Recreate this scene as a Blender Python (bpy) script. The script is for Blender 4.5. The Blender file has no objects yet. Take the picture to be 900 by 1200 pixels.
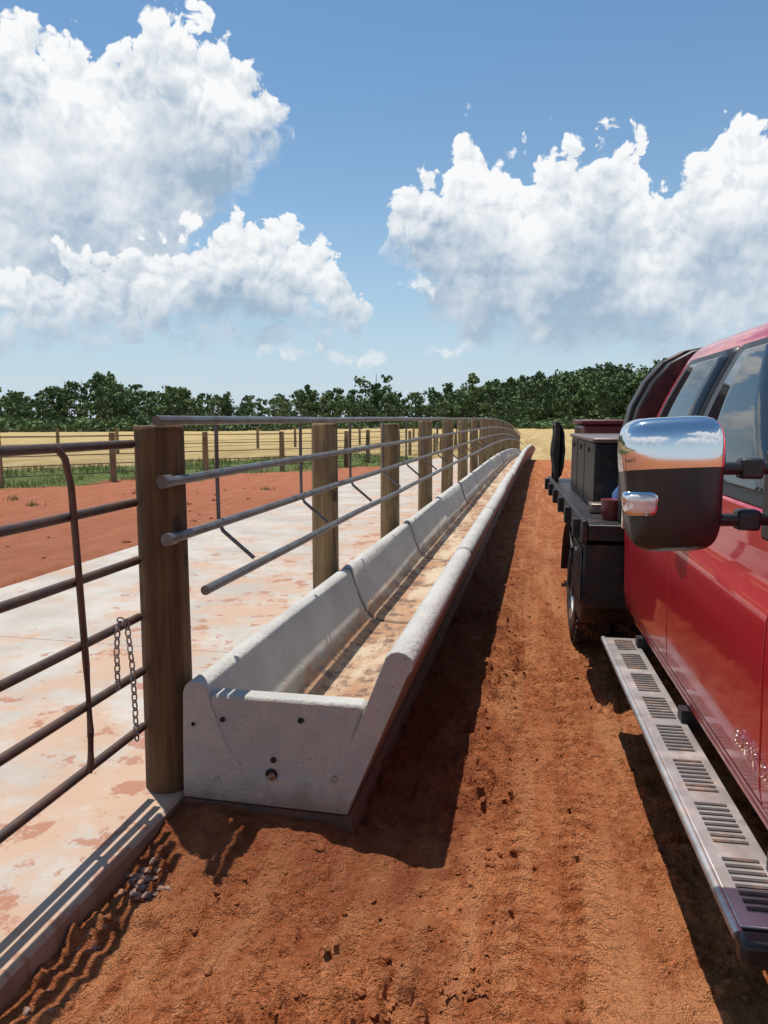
import bpy, bmesh, math, random
import numpy as np
from mathutils import Vector, Matrix
random.seed(4); rng=np.random.default_rng(7)
S=bpy.context.scene
S.view_settings.view_transform='Standard'; S.view_settings.look='None'; S.view_settings.exposure=0
R=math.radians
# ------------------------------------------------------------ helpers
def link(o,parent=None):
    S.collection.objects.link(o)
    if parent: o.parent=parent
    return o
def empty(name,loc=(0,0,0),rz=0):
    o=bpy.data.objects.new(name,None); o.location=loc; o.rotation_euler=(0,0,rz); o.empty_display_size=.2
    return link(o)
def mesh(name,v,f,mat=None,parent=None,smooth=None,bevel=0,segs=2,loc=None):
    me=bpy.data.meshes.new(name); me.from_pydata([tuple(p) for p in v],[],[tuple(q) for q in f]); me.update()
    return fin(me,name,mat,parent,smooth,bevel,segs,loc)
def fin(me,name,mat=None,parent=None,smooth=None,bevel=0,segs=2,loc=None):
    o=bpy.data.objects.new(name,me)
    if mat: me.materials.append(mat)
    if smooth is not None:
        me.polygons.foreach_set('use_smooth',[True]*len(me.polygons)); me.set_sharp_from_angle(angle=R(smooth))
    if bevel:
        m=o.modifiers.new('b','BEVEL'); m.width=bevel; m.segments=segs; m.limit_method='ANGLE'; m.angle_limit=R(40)
    if loc: o.location=loc
    return link(o,parent)
def recalc(o):
    bm=bmesh.new(); bm.from_mesh(o.data); bmesh.ops.recalc_face_normals(bm,faces=bm.faces); bm.to_mesh(o.data); bm.free(); return o
def box(name,lo,hi,mat,parent=None,bevel=.004):
    x0,y0,z0=lo;x1,y1,z1=hi
    v=[(x0,y0,z0),(x1,y0,z0),(x1,y1,z0),(x0,y1,z0),(x0,y0,z1),(x1,y0,z1),(x1,y1,z1),(x0,y1,z1)]
    f=[(0,3,2,1),(4,5,6,7),(0,1,5,4),(1,2,6,5),(2,3,7,6),(3,0,4,7)]
    return mesh(name,v,f,mat,parent,smooth=35 if bevel else None,bevel=bevel)
def boxes_mesh(name,lst,mat,parent=None):
    v=[];f=[]
    for lo,hi in lst:
        x0,y0,z0=lo;x1,y1,z1=hi;b=len(v)
        v+=[(x0,y0,z0),(x1,y0,z0),(x1,y1,z0),(x0,y1,z0),(x0,y0,z1),(x1,y0,z1),(x1,y1,z1),(x0,y1,z1)]
        f+=[tuple(b+i for i in q) for q in [(0,3,2,1),(4,5,6,7),(0,1,5,4),(1,2,6,5),(2,3,7,6),(3,0,4,7)]]
    return mesh(name,v,f,mat,parent)
def tube_data(pts,r,n=12):
    pts=[Vector(p) for p in pts]; v=[];f=[]
    up=Vector((0,0,1)) if abs((pts[1]-pts[0]).normalized().z)<.9 else Vector((1,0,0))
    for i,p in enumerate(pts):
        t=(pts[min(i+1,len(pts)-1)]-pts[max(i-1,0)]).normalized()
        a=t.cross(up).normalized(); b=a.cross(t)
        rr=r[i] if isinstance(r,(list,tuple)) else r
        for k in range(n):
            an=2*math.pi*k/n; v.append(p+(a*math.cos(an)+b*math.sin(an))*rr)
    for i in range(len(pts)-1):
        for k in range(n):
            f.append((i*n+k,(i+1)*n+k,(i+1)*n+(k+1)%n,i*n+(k+1)%n))
    f.append(tuple(range(n))); f.append(tuple(reversed(range((len(pts)-1)*n,len(pts)*n))))
    return v,f
def tubes(name,lst,mat,parent=None,n=12):
    V=[];F=[]
    for pts,r in lst:
        v,f=tube_data(pts,r,n); b=len(V); V+=v; F+=[tuple(b+i for i in q) for q in f]
    return recalc(mesh(name,V,F,mat,parent,smooth=50))
def lathe(name,prof,mat,parent=None,n=40,loc=(0,0,0)):  # prof (x, r) around x axis
    V=[];F=[];m=len(prof)
    for k in range(n):
        a=2*math.pi*k/n
        for x,r in prof: V.append((x,r*math.cos(a),r*math.sin(a)))
    for k in range(n):
        k2=(k+1)%n
        for i in range(m-1): F.append((k*m+i,k*m+i+1,k2*m+i+1,k2*m+i))
    return recalc(mesh(name,V,F,mat,parent,smooth=40,loc=loc))
def _h(ix,iy,s):
    n=(ix.astype(np.int64)*374761393+iy.astype(np.int64)*668265263+s*974711)&0x7fffffff
    n=((n^(n>>13))*1274126177)&0x7fffffff
    return ((n^(n>>16))&0xffff)/65535.0
def vn(x,y,s=0):
    ix=np.floor(x);iy=np.floor(y);fx=x-ix;fy=y-iy
    fx=fx*fx*(3-2*fx);fy=fy*fy*(3-2*fy)
    a=_h(ix,iy,s);b=_h(ix+1,iy,s);c=_h(ix,iy+1,s);d=_h(ix+1,iy+1,s)
    return (a*(1-fx)+b*fx)*(1-fy)+(c*(1-fx)+d*fx)*fy
def fbm(x,y,o=4,s=0,g=.5):
    t=0;a=1;n=0
    for i in range(o): t=t+a*vn(x*2**i+13.7*i,y*2**i-7.1*i,s+i); n+=a; a*=g
    return t/n
def sst(a,b,x):
    t=np.clip((x-a)/(b-a),0,1); return t*t*(3-2*t)
def drop(y):
    y=np.asarray(y,dtype=float); t=np.clip((y-18)/32,0,None)
    return -np.where(t<1,1.1*t**2,1.1+1.6*(np.minimum(t,1.6)-1))
# ------------------------------------------------------------ materials
def newmat(name):
    m=bpy.data.materials.new(name); m.use_nodes=True; nt=m.node_tree
    return m,nt,nt.nodes['Principled BSDF']
class N:
    def __init__(s,nt): s.nt=nt
    def n(s,t,**k):
        x=s.nt.nodes.new(t)
        for a,b in k.items(): setattr(x,a,b)
        return x
    def l(s,a,b): s.nt.links.new(a,b)
    def setin(s,sock,v):
        if hasattr(v,'is_linked'): s.l(v,sock)
        elif v is not None: sock.default_value=v
    def math(s,op,a,b=None,c=None,clamp=False):
        x=s.n('ShaderNodeMath',operation=op,use_clamp=clamp)
        s.setin(x.inputs[0],a); s.setin(x.inputs[1],b); s.setin(x.inputs[2],c)
        return x.outputs[0]
    def vm(s,op,a,b=None):
        x=s.n('ShaderNodeVectorMath',operation=op); s.setin(x.inputs[0],a); s.setin(x.inputs[1],b)
        return x.outputs['Value'] if op in('LENGTH','DOT_PRODUCT') else x.outputs[0]
    def noise(s,vec,scale,detail=4,rough=.55,dist=0,dim='3D'):
        x=s.n('ShaderNodeTexNoise',noise_dimensions=dim); s.l(vec,x.inputs['Vector'])
        x.inputs['Scale'].default_value=scale; x.inputs['Detail'].default_value=detail; x.inputs['Roughness'].default_value=rough; x.inputs['Distortion'].default_value=dist
        return x.outputs['Fac']
    def vor(s,vec,scale,feature='F1',detail=0,dim='3D'):
        x=s.n('ShaderNodeTexVoronoi',feature=feature,voronoi_dimensions=dim); s.l(vec,x.inputs['Vector']); x.inputs['Scale'].default_value=scale
        if 'Detail' in x.inputs: x.inputs['Detail'].default_value=detail
        return x.outputs['Distance']
    def ramp(s,fac,a,b):
        x=s.n('ShaderNodeMapRange',interpolation_type='SMOOTHSTEP'); s.setin(x.inputs['Value'],fac)
        x.inputs['From Min'].default_value=a; x.inputs['From Max'].default_value=b
        return x.outputs[0]
    def mix(s,f,a,b):
        x=s.n('ShaderNodeMix',data_type='RGBA'); s.setin(x.inputs[0],f)
        for sock,v in((x.inputs[6],a),(x.inputs[7],b)):
            if hasattr(v,'is_linked'): s.l(v,sock)
            else: sock.default_value=(*v,1)
        return x.outputs[2]
    def bump(s,h,strength,dist,nrm=None):
        x=s.n('ShaderNodeBump'); x.inputs['Strength'].default_value=strength; x.inputs['Distance'].default_value=dist; s.l(h,x.inputs['Height'])
        if nrm: s.l(nrm,x.inputs['Normal'])
        return x.outputs[0]
    def pos(s): return s.n('ShaderNodeNewGeometry').outputs['Position']
    def obj(s): return s.n('ShaderNodeTexCoord').outputs['Object']
    def sep(s,v):
        x=s.n('ShaderNodeSeparateXYZ'); s.l(v,x.inputs[0]); return x.outputs
    def scale(s,v,sc):
        return s.vm('MULTIPLY',v,sc)
def simple(name,col,rough=.5,metal=0,coat=0,nscale=0,ncol=None,nb=0,dirt=0,spec=.5):
    m,nt,b=newmat(name); g=N(nt)
    b.inputs['Roughness'].default_value=rough; b.inputs['Metallic'].default_value=metal; b.inputs['Coat Weight'].default_value=coat; b.inputs['Coat Roughness'].default_value=.03
    b.inputs['Specular IOR Level'].default_value=spec
    c=col
    if nscale or dirt: p=g.obj()
    if nscale:
        f=g.ramp(g.noise(p,nscale,3,.6),.35,.65); c=g.mix(f,col,ncol or tuple(x*.6 for x in col))
        if nb: g.l(g.bump(g.noise(p,nscale*3,2),nb,.01),b.inputs['Normal'])
    if dirt:
        f2=g.math('MULTIPLY',g.ramp(g.noise(p,9,4,.7),.45,.75),dirt); c=g.mix(f2,c,(.38,.16,.08))
        g.l(g.math('MULTIPLY_ADD',f2,.5,rough,clamp=True),b.inputs['Roughness'])
    if hasattr(c,'is_linked'): g.l(c,b.inputs['Base Color'])
    else: b.inputs['Base Color'].default_value=(*c,1)
    return m
def ground_mat():
    m,nt,b=newmat('ground'); g=N(nt); p=g.pos(); s=g.sep(p); X,Y=s[0],s[1]
    big=g.noise(p,.7,2,.6,dim='2D'); mid=g.noise(p,5,4,.68,dim='2D'); fine=g.noise(p,34,3,.7); st=g.noise(g.scale(p,(6,.8,1)),1,3,.6,dim='2D')
    clay=g.mix(g.ramp(mid,.3,.7),(.41,.12,.042),(.57,.205,.08))
    clay=g.mix(g.math('MULTIPLY',g.ramp(fine,.5,.72),.6),clay,(.66,.30,.15))
    clay=g.mix(g.math('MULTIPLY',g.ramp(fine,.46,.3),.75),clay,(.20,.05,.018))
    clay=g.mix(g.math('MULTIPLY',g.ramp(st,.46,.64),.65),clay,(.66,.285,.125))
    clay=g.mix(g.math('MULTIPLY',g.ramp(big,.50,.70),.4),clay,(.33,.09,.036))
    trough_shade=g.math('MULTIPLY',g.ramp(g.math('ADD',X,g.math('MULTIPLY',g.math('SUBTRACT',mid,.5),.8)),-.12,-.5),g.ramp(X,-2.0,-1.9))  # shade beside the trough, painted into the clay as a darker colour
    trough_shade=g.math('MULTIPLY',trough_shade,g.ramp(Y,1.4,2.9))
    clay=g.mix(g.math('MULTIPLY',trough_shade,.6),clay,(.19,.052,.024))
    lot=g.ramp(X,-4.6,-5.4)
    clay=g.mix(g.math('MULTIPLY',lot,.6),clay,(.50,.18,.11))
    sd=g.vm('DOT_PRODUCT',p,(-.853,.518,0))
    sd=g.math('ADD',sd,g.math('MULTIPLY',g.math('SUBTRACT',big,.5),5))
    gr=g.mix(g.ramp(mid,.35,.65),(.08,.13,.03),(.18,.21,.065))
    gold=g.mix(g.ramp(g.noise(g.scale(p,(.6,.16,1)),1,4,.7,dim='2D'),.3,.7),(.38,.265,.11),(.53,.40,.19))
    left=g.ramp(X,-5.2,-5.8)
    fy=g.ramp(Y,56,60)
    reg=g.math('MAXIMUM',left,fy)
    c=g.mix(g.math('MULTIPLY',g.ramp(sd,17.4,18.6),reg),clay,gr)
    c=g.mix(g.math('MULTIPLY',g.ramp(sd,23.5,25),reg),c,gold)
    dist=g.vm('LENGTH',p)
    c=g.mix(g.ramp(dist,205,225),c,(.05,.075,.02))
    g.l(c,b.inputs['Base Color']); b.inputs['Roughness'].default_value=.95; b.inputs['Specular IOR Level'].default_value=.12
    h=g.noise(p,30,4,.8)
    g.l(g.bump(h,1.0,.075),b.inputs['Normal'])
    return m
def concrete_pad():
    m,nt,b=newmat('pad_concrete'); g=N(nt); p=g.pos(); s=g.sep(p)
    n1=g.noise(p,1.3,4,.6,dim='2D'); n2=g.noise(p,30,3,.7)
    c=g.mix(g.ramp(n1,.3,.7),(.37,.325,.275),(.47,.425,.37))
    c=g.mix(g.math('MULTIPLY',g.ramp(n2,.5,.8),.4),c,(.30,.26,.22))
    near=g.math('MULTIPLY_ADD',g.ramp(s[0],-4.2,-1.6),.14,-.01)
    st=g.ramp(g.math('ADD',g.noise(p,1.7,6,.66,dim='2D'),near),.48,.68)
    c=g.mix(g.math('MULTIPLY',st,.75),c,(.46,.28,.175))
    st2=g.ramp(g.math('ADD',g.noise(p,3.3,5,.7,dim='2D'),g.math('MULTIPLY',near,.8)),.64,.71)
    c=g.mix(g.math('MULTIPLY',st2,.8),c,(.33,.13,.07))
    j=g.math('ABSOLUTE',g.math('SUBTRACT',g.math('FRACT',g.math('DIVIDE',g.math('ADD',s[1],.9),3.66)),.5))
    jl=g.ramp(j,.0022,.0012)
    c=g.mix(g.math('MULTIPLY',jl,.7),c,(.12,.09,.07))
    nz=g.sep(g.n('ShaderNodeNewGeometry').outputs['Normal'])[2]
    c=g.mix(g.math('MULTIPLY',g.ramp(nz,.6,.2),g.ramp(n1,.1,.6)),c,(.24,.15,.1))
    g.l(c,b.inputs['Base Color']); b.inputs['Roughness'].default_value=.85
    g.l(g.bump(g.noise(g.scale(p,(14,60,14)),1,2,.6),.4,.006),b.inputs['Normal']); return m
def concrete_trough():
    m,nt,b=newmat('trough_concrete'); g=N(nt); p=g.pos(); o=g.obj(); so=g.sep(o)
    nA=g.noise(p,2.2,4,.62); nB=g.noise(p,40,3,.7); nC=g.noise(p,7,4,.7)
    oi=g.n('ShaderNodeObjectInfo').outputs['Random']
    c=g.mix(g.ramp(nA,.3,.7),(.44,.42,.38),(.57,.55,.51))
    c=g.mix(g.math('MULTIPLY',oi,.35),c,(.38,.355,.31))
    c=g.mix(g.math('MULTIPLY',g.ramp(nB,.5,.75),.4),c,(.31,.29,.26))
    c=g.mix(g.math('MULTIPLY',g.ramp(nC,.6,.72),.3),c,(.5,.37,.26))
    z=g.math('ADD',so[2],g.math('MULTIPLY',g.math('SUBTRACT',nC,.5),.2))
    pY=g.sep(p)[1]
    ins=g.math('MULTIPLY',g.ramp(so[0],-1.37,-1.33),g.ramp(so[0],-.55,-.58))
    ins=g.math('MULTIPLY',ins,g.ramp(pY,2.82,2.86))
    fl=g.math('MULTIPLY',g.ramp(z,.27,.17),ins)
    nF=g.noise(g.scale(p,(3,1,3)),1.6,5,.7)
    fc=g.mix(g.ramp(nF,.36,.6),(.54,.42,.28),(.40,.20,.09))
    fc=g.mix(g.math('MULTIPLY',g.ramp(nC,.48,.60),g.ramp(nF,.40,.54)),fc,(.14,.065,.035))
    c=g.mix(g.math('MULTIPLY',fl,.92),c,fc)
    nz=g.sep(g.n('ShaderNodeNewGeometry').outputs['Normal'])
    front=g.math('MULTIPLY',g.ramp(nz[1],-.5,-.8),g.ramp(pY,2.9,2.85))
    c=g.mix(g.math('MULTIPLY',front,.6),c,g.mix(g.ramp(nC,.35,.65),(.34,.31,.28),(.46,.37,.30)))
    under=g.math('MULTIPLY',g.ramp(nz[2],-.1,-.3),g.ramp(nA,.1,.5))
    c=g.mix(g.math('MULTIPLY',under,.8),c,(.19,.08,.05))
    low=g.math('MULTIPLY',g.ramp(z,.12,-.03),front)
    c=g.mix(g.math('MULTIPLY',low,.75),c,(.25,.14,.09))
    e=g.math('MINIMUM',g.math('ABSOLUTE',so[1]),g.math('ABSOLUTE',g.math('SUBTRACT',so[1],2.44)))
    c=g.mix(g.math('MULTIPLY',g.math('MULTIPLY',g.ramp(e,.05,.012),g.ramp(pY,2.9,3.0)),.8),c,(.12,.08,.055))
    pit=g.math('MULTIPLY',g.ramp(g.vor(p,38),.2,.09),g.ramp(nC,.46,.56))
    c=g.mix(g.math('MULTIPLY',pit,.55),c,(.12,.1,.085))
    g.l(c,b.inputs['Base Color']); b.inputs['Roughness'].default_value=.82
    g.l(g.bump(g.noise(p,30,4,.75),.9,.018),b.inputs['Normal']); return m
def wood(name,a,bc):
    m,nt,b=newmat(name); g=N(nt); v=g.pos()
    gr=g.noise(g.scale(v,(26,26,1.3)),1,4,.65,.6); bl=g.noise(g.scale(v,(4,4,1.5)),1,2,.6)
    c=g.mix(g.ramp(gr,.35,.65),a,bc); c=g.mix(g.math('MULTIPLY',g.ramp(bl,.45,.7),.6),c,tuple(x*.45 for x in a))
    crack=g.ramp(gr,.33,.27); c=g.mix(g.math('MULTIPLY',crack,.85),c,(.02,.012,.006))
    kn=g.ramp(g.vor(g.scale(v,(5,5,3)),1),.16,.1); c=g.mix(g.math('MULTIPLY',kn,.7),c,(.03,.018,.008))
    g.l(c,b.inputs['Base Color']); b.inputs['Roughness'].default_value=.85
    g.l(g.bump(gr,.8,.012),b.inputs['Normal']); return m
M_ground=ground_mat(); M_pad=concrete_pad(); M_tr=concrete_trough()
M_wood1=wood('post_wood_dark',(.07,.034,.012),(.14,.072,.026)); M_wood2=wood('post_wood_tan',(.18,.12,.055),(.33,.235,.115))
M_pipe=simple('pipe_steel',(.17,.165,.165),.42,.55,nscale=9,ncol=(.12,.095,.085))
M_gate=simple('gate_pipe_rust',(.075,.052,.045),.5,.45,nscale=18,ncol=(.12,.065,.045))
M_galv=simple('galvanised_chain',(.38,.36,.33),.4,.9,nscale=60,ncol=(.25,.17,.12))
M_dark=simple('hole_dark',(.03,.025,.02),.9)
M_foot=simple('footing_concrete',(.10,.055,.037),.95,nscale=9,ncol=(.16,.065,.038),nb=.5)
M_stone=simple('rubble',(.24,.19,.155),.9,nscale=20,ncol=(.32,.15,.09),nb=.6)
def red():
    m,nt,b=newmat('red_paint'); g=N(nt); p=g.obj(); s=g.sep(p)
    low=g.math('MULTIPLY',g.ramp(s[2],.9,.5),g.ramp(g.noise(p,5,4,.7),.3,.75)); low=g.math('MULTIPLY',low,.35)
    c=g.mix(low,(.55,.005,.018),(.5,.2,.11)); g.l(c,b.inputs['Base Color'])
    b.inputs['Metallic'].default_value=.2; b.inputs['Roughness'].default_value=.38
    b.inputs['Coat Weight'].default_value=.8; g.l(g.math('MULTIPLY_ADD',low,.6,.03),b.inputs['Coat Roughness'])
    return m
M_red=red()
M_glass=simple('tinted_glass',(.012,.016,.018),.03,0,spec=.9)
M_blk=simple('black_plastic',(.018,.018,.02),.42)
M_rib=simple('step_rubber',(.05,.045,.042),.6,dirt=.5)
M_blkg=simple('gloss_black',(.014,.014,.015),.3,0,coat=.15)
M_bed=simple('bed_black_steel',(.014,.014,.016),.42,.2,dirt=.22)
M_chr=simple('chrome',(.78,.79,.81),.07,1)
M_silv=simple('badge_silver',(.75,.75,.76),.4,.5)
M_alu=simple('aluminium_step',(.62,.60,.57),.4,.8,nscale=10,ncol=(.5,.46,.42),dirt=.35)
M_tire=simple('tire_rubber',(.025,.021,.02),.8,dirt=.85)
M_lid=simple('bronze_lid',(.15,.11,.095),.35,.5,nscale=7,ncol=(.22,.15,.12))
M_lamp=simple('lamp_lens',(.75,.72,.68),.08,.3,coat=1)
M_dred=simple('dark_red_paint',(.15,.018,.02),.4,coat=.3)
M_yel=simple('yellow_paint',(.6,.4,.05),.4)
M_blue=simple('blue_plastic',(.05,.12,.3),.4)
M_hose=simple('hose_rubber',(.02,.02,.022),.55)
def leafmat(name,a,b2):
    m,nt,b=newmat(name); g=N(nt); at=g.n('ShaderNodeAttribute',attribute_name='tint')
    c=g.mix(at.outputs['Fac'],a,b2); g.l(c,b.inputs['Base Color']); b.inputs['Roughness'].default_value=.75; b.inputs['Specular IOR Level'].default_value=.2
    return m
M_leaf=leafmat('foliage',(.05,.088,.042),(.15,.21,.075))  # leaf colours lifted and blued, aerial haze painted into them
M_grass=leafmat('grass_blades',(.07,.12,.03),(.24,.25,.09))
M_bark=simple('bark',(.13,.1,.07),.9)
# ------------------------------------------------------------ ground
def axis(fine0,fine1,st,far0,far1,g):
    a=list(np.arange(fine0,fine1,st)); d=st; x=a[-1]
    while x<far1: d=min(d*g,60); x+=d; a.append(x)
    d=st; x=fine0; pre=[]
    while x>far0: d=min(d*g,60); x-=d; pre.append(x)
    return np.array(pre[::-1]+a)
gx=axis(-1.50,.9,.0095,-900,900,1.07); gy=axis(1.15,5.5,.0115,-60,1500,1.03)
def gh(x,y):
    s=-.853*x+.518*y
    corr=sst(-9,-5.4,x)*(1-sst(58,80,y))
    z=drop(y)*corr
    z=z-.9*sst(22,70,s)*(1-corr)
    under=sst(-5.06,-4.9,x)*(1-sst(-1.52,-1.46,x))
    drive=sst(-1.60,-1.50,x)
    z=z-.03*(1-drive)-.085*drive
    z=z-.2*under*(1-drive)*(y<52)
    d2=((x-42)/65)**2+((y-310)/80)**2
    z=z+12*np.exp(-d2*1.2)
    r=np.hypot(x,y); far=sst(500,1000,r); z=z*(1-far)-2*far
    m=drive*(y<60)
    z=z+m*(.05*sst(-.70,-.85,x)*(1-sst(-1.30,-1.48,x)*.3)+.02*sst(-1.05,-1.3,x))*np.exp(-((y-2.72)/.33)**2)
    ridge=np.exp(-((x+.24+.05*np.sin(y*1.3))/.11)**2)+.4*np.exp(-((x-.40)/.09)**2)
    heap=np.exp(-((x+.42)/.30)**2-((y-1.6)/.38)**2)
    rough=fbm(x*1.3,y*1.3,3,41); rg=sst(.43,.63,rough)
    clod=fbm(x*9,y*9,5,3,.58)-.5
    fadey=1-.6*sst(3.5,9,y)
    calm=(1-.6*np.exp(-((y-2.6)/.3)**2))*fadey
    amp=(.026+.03*rg+.05*ridge*rg+.06*heap)*calm
    z=z+m*(clod*amp*1.6+ridge*.014+(fbm(x*2,y*2,3,9)-.5)*.05*calm)
    l1=fbm(x*20,y*20,3,31,.55)
    lump=np.clip(l1-.55,0,.2)
    z=z+m*lump*(.07+.22*ridge*rg+.26*heap+.11*rg)*calm
    for cx,ph in((.16,0),(-.05,1)):
        c0=cx+.03*np.sin(y*.6+ph)
        w=np.exp(-((x-c0)/.085)**4)
        msk=sst(.36,.50,fbm(x*1.5,y*1.1,2,77))*(1-sst(5,8,y))
        lug=np.sin(y*2*math.pi/.09+np.abs(x-c0)*50)
        z=z+m*w*(-.022+.013*np.tanh(lug*2.5)*msk)
    lot=(1-sst(-5.4,-5.0,x))*(r<40)
    z=z+lot*((fbm(x*.9,y*.9,4,5)-.5)*.14)
    return z
XX,YY=np.meshgrid(gx,gy); ZZ=gh(XX,YY)
nx,ny=len(gx),len(gy)
me=bpy.data.meshes.new('ground'); me.vertices.add(nx*ny); me.vertices.foreach_set('co',np.stack([XX,YY,ZZ],-1).ravel())
ii=(np.arange(ny-1)[:,None]*nx+np.arange(nx-1)[None]).ravel(); q=np.stack([ii,ii+1,ii+nx+1,ii+nx],-1)
me.loops.add(q.size); me.loops.foreach_set('vertex_index',q.ravel()); me.polygons.add(len(q)); me.polygons.foreach_set('loop_start',np.arange(len(q))*4)
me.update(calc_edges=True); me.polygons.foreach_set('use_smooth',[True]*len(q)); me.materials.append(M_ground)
link(bpy.data.objects.new('ground',me))
def ghs(x,y): return float(gh(np.array([x],float),np.array([y],float))[0])
def blobs(name,pts,mat):  # pts: (x,y,r,lift)
    bmi=bmesh.new(); bmesh.ops.create_icosphere(bmi,subdivisions=2,radius=1); bv=np.array([v.co[:] for v in bmi.verts]); bf=[[v.index for v in f.verts] for f in bmi.faces]; bmi.free()
    A=np.array(pts); Z=gh(A[:,0],A[:,1]); V=[];F=[]
    for (x,y,r,l),z in zip(pts,Z):
        k=rng.normal(size=(3,3))*1.3; d=1+.3*np.sin(bv@k*2).sum(1)/1.5
        w=bv*d[:,None]*np.array([r*rng.uniform(.8,1.4),r*rng.uniform(.8,1.4),r*rng.uniform(.45,.8)])
        b=len(V); V+=[tuple(p) for p in w+np.array([x,y,z+l*r])]; F+=[tuple(b+i for i in f) for f in bf]
    return mesh(name,V,F,mat)
pts=[]
for i in range(2400):
    y=1.1+rng.random()**1.6*8
    x=rng.normal(-.24,.12) if rng.random()<.55 else rng.uniform(-1.3,1.0)
    if x<-.76 and y>2.6: continue
    if x<-1.4: continue
    pts.append((x,y,.0028+.0115*rng.random()**3.2,.1))
for i in range(320):
    x=rng.normal(-.42,.24);y=rng.normal(1.55,.22)
    if x>-1.4 and y>1.05: pts.append((x,y,.004+.014*rng.random()**2.5,.1))
for i in range(60):
    pts.append((rng.uniform(-9,-5.3),rng.uniform(5,16),rng.uniform(.01,.04),.2))
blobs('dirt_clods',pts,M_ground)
pts=[]
for i in range(60): pts.append((-1.37+rng.normal(0,.035),rng.normal(2.25,.07),rng.uniform(.003,.015),.3))
for i in range(14): pts.append((-1.42+abs(rng.normal(0,.04)),rng.uniform(1.6,2.1),rng.uniform(.002,.01),.3))
blobs('gravel',pts,M_stone)
# ------------------------------------------------------------ pad
ys=list(np.arange(-8,52.1,1.0)); V=[];F=[]
for y in ys:
    d=float(drop(y)); V+=[(-5,y,d-.3),(-5,y,d-.008),(-4.99,y,d),(-1.485,y,d),(-1.47,y,d-.012),(-1.465,y,d-.3)]
for i in range(len(ys)-1):
    for k in range(5): F.append((i*6+k,(i+1)*6+k,(i+1)*6+k+1,i*6+k+1))
F.append((0,1,2,3,4,5)); F.append(tuple((len(ys)-1)*6+k for k in(5,4,3,2,1,0)))
recalc(mesh('concrete_pad',V,F,M_pad))
# ------------------------------------------------------------ trough
TR=empty('concrete_feed_trough')
prof=[(-1.458,0),(-1.452,.25),(-1.445,.462),(-1.436,.49),(-1.418,.508),(-1.395,.515),(-1.37,.514),(-1.35,.504),(-1.338,.485),
(-1.31,.40),(-1.275,.30),(-1.235,.21),(-1.19,.16),(-1.13,.137),(-1.05,.13),(-.95,.13),(-.87,.14),(-.81,.165),(-.765,.215),(-.72,.31),(-.665,.45),(-.615,.58),(-.59,.645),
(-.578,.675),(-.558,.693),(-.53,.70),(-.50,.695),(-.478,.678),(-.468,.655),(-.47,.63),(-.49,.60),(-.55,.455),(-.635,.25),(-.715,.06),(-.735,0)]
n=len(prof)
def inset(dd):
    out=[]
    for k in range(n):
        a=Vector(prof[k-1]);b=Vector(prof[k]);c_=Vector(prof[(k+1)%n]); t=((b-a).normalized()+(c_-b).normalized()).normalized()
        out.append(tuple(b+Vector((t.y,-t.x))*dd))
    return out
def seg_mesh(rings):
    V=[];F=[]
    for y,pr in rings: V+=[(x,y,z) for x,z in pr]
    for i in range(len(rings)-1):
        for k in range(n): F.append((i*n+k,i*n+(k+1)%n,(i+1)*n+(k+1)%n,(i+1)*n+k))
    F.append(tuple(reversed(range(n)))); F.append(tuple((len(rings)-1)*n+k for k in range(n)))
    return V,F
L=2.44; y0=2.72; i1,i2,i3=inset(.024),inset(.012),inset(.004)
far_end=[(L-.095,prof),(L-.055,i3),(L-.026,i2),(L-.008,i1)]
near_end=[(.008,i1),(.026,i2),(.055,i3),(.095,prof)]
mid=[(L*.25,prof),(L*.5,prof),(L*.75,prof)]
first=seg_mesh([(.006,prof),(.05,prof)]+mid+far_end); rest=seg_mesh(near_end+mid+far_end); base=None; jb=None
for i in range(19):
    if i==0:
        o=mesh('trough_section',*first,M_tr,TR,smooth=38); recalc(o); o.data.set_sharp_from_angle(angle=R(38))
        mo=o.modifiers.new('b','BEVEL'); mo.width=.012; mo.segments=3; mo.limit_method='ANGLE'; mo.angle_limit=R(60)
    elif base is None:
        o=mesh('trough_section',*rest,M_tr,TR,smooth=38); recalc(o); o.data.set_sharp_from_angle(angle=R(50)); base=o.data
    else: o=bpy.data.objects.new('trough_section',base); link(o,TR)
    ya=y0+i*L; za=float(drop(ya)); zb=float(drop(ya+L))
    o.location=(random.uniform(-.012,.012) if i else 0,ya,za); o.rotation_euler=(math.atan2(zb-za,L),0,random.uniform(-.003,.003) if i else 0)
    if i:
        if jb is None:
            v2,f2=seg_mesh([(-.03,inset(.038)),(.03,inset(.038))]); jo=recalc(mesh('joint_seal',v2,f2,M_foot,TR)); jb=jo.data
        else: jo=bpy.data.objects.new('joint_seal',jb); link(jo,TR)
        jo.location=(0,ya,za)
ep=[(-1.37,.03),(-1.335,.43),(-1.325,.455),(-1.31,.462),(-.69,.468),(-.672,.462),(-.67,.45),(-.80,.03)]
def prism(name,poly,ya,yb,mat,parent,bevel=.01,loc=None):
    n=len(poly); V=[(x,ya,z) for x,z in poly]+[(x,yb,z) for x,z in poly]
    F=[tuple(range(n)),tuple(reversed(range(n,2*n)))]+[(k,k+n,(k+1)%n+n,(k+1)%n) for k in range(n)]
    o=recalc(mesh(name,V,F,mat,parent,smooth=35,bevel=bevel,loc=loc)); return o
prism('end_panel',ep,.011,.10,M_tr,TR,.012,(0,2.72,0))
for (x,z,r) in[(-1.27,.36,.011),(-.93,.385,.012),(-1.05,.205,.012),(-1.06,.14,.026),(-1.30,.10,.010),(-.79,.15,.014),(-1.40,.33,.008)]:
    o=lathe('bolt_hole',[(0,0.0001),(0,r),(-.006,r*.98)],M_dark,TR,20); o.rotation_euler=(0,0,R(90)); o.location=(x,2.7288 if x>-1.39 else 2.7245,z)
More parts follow.
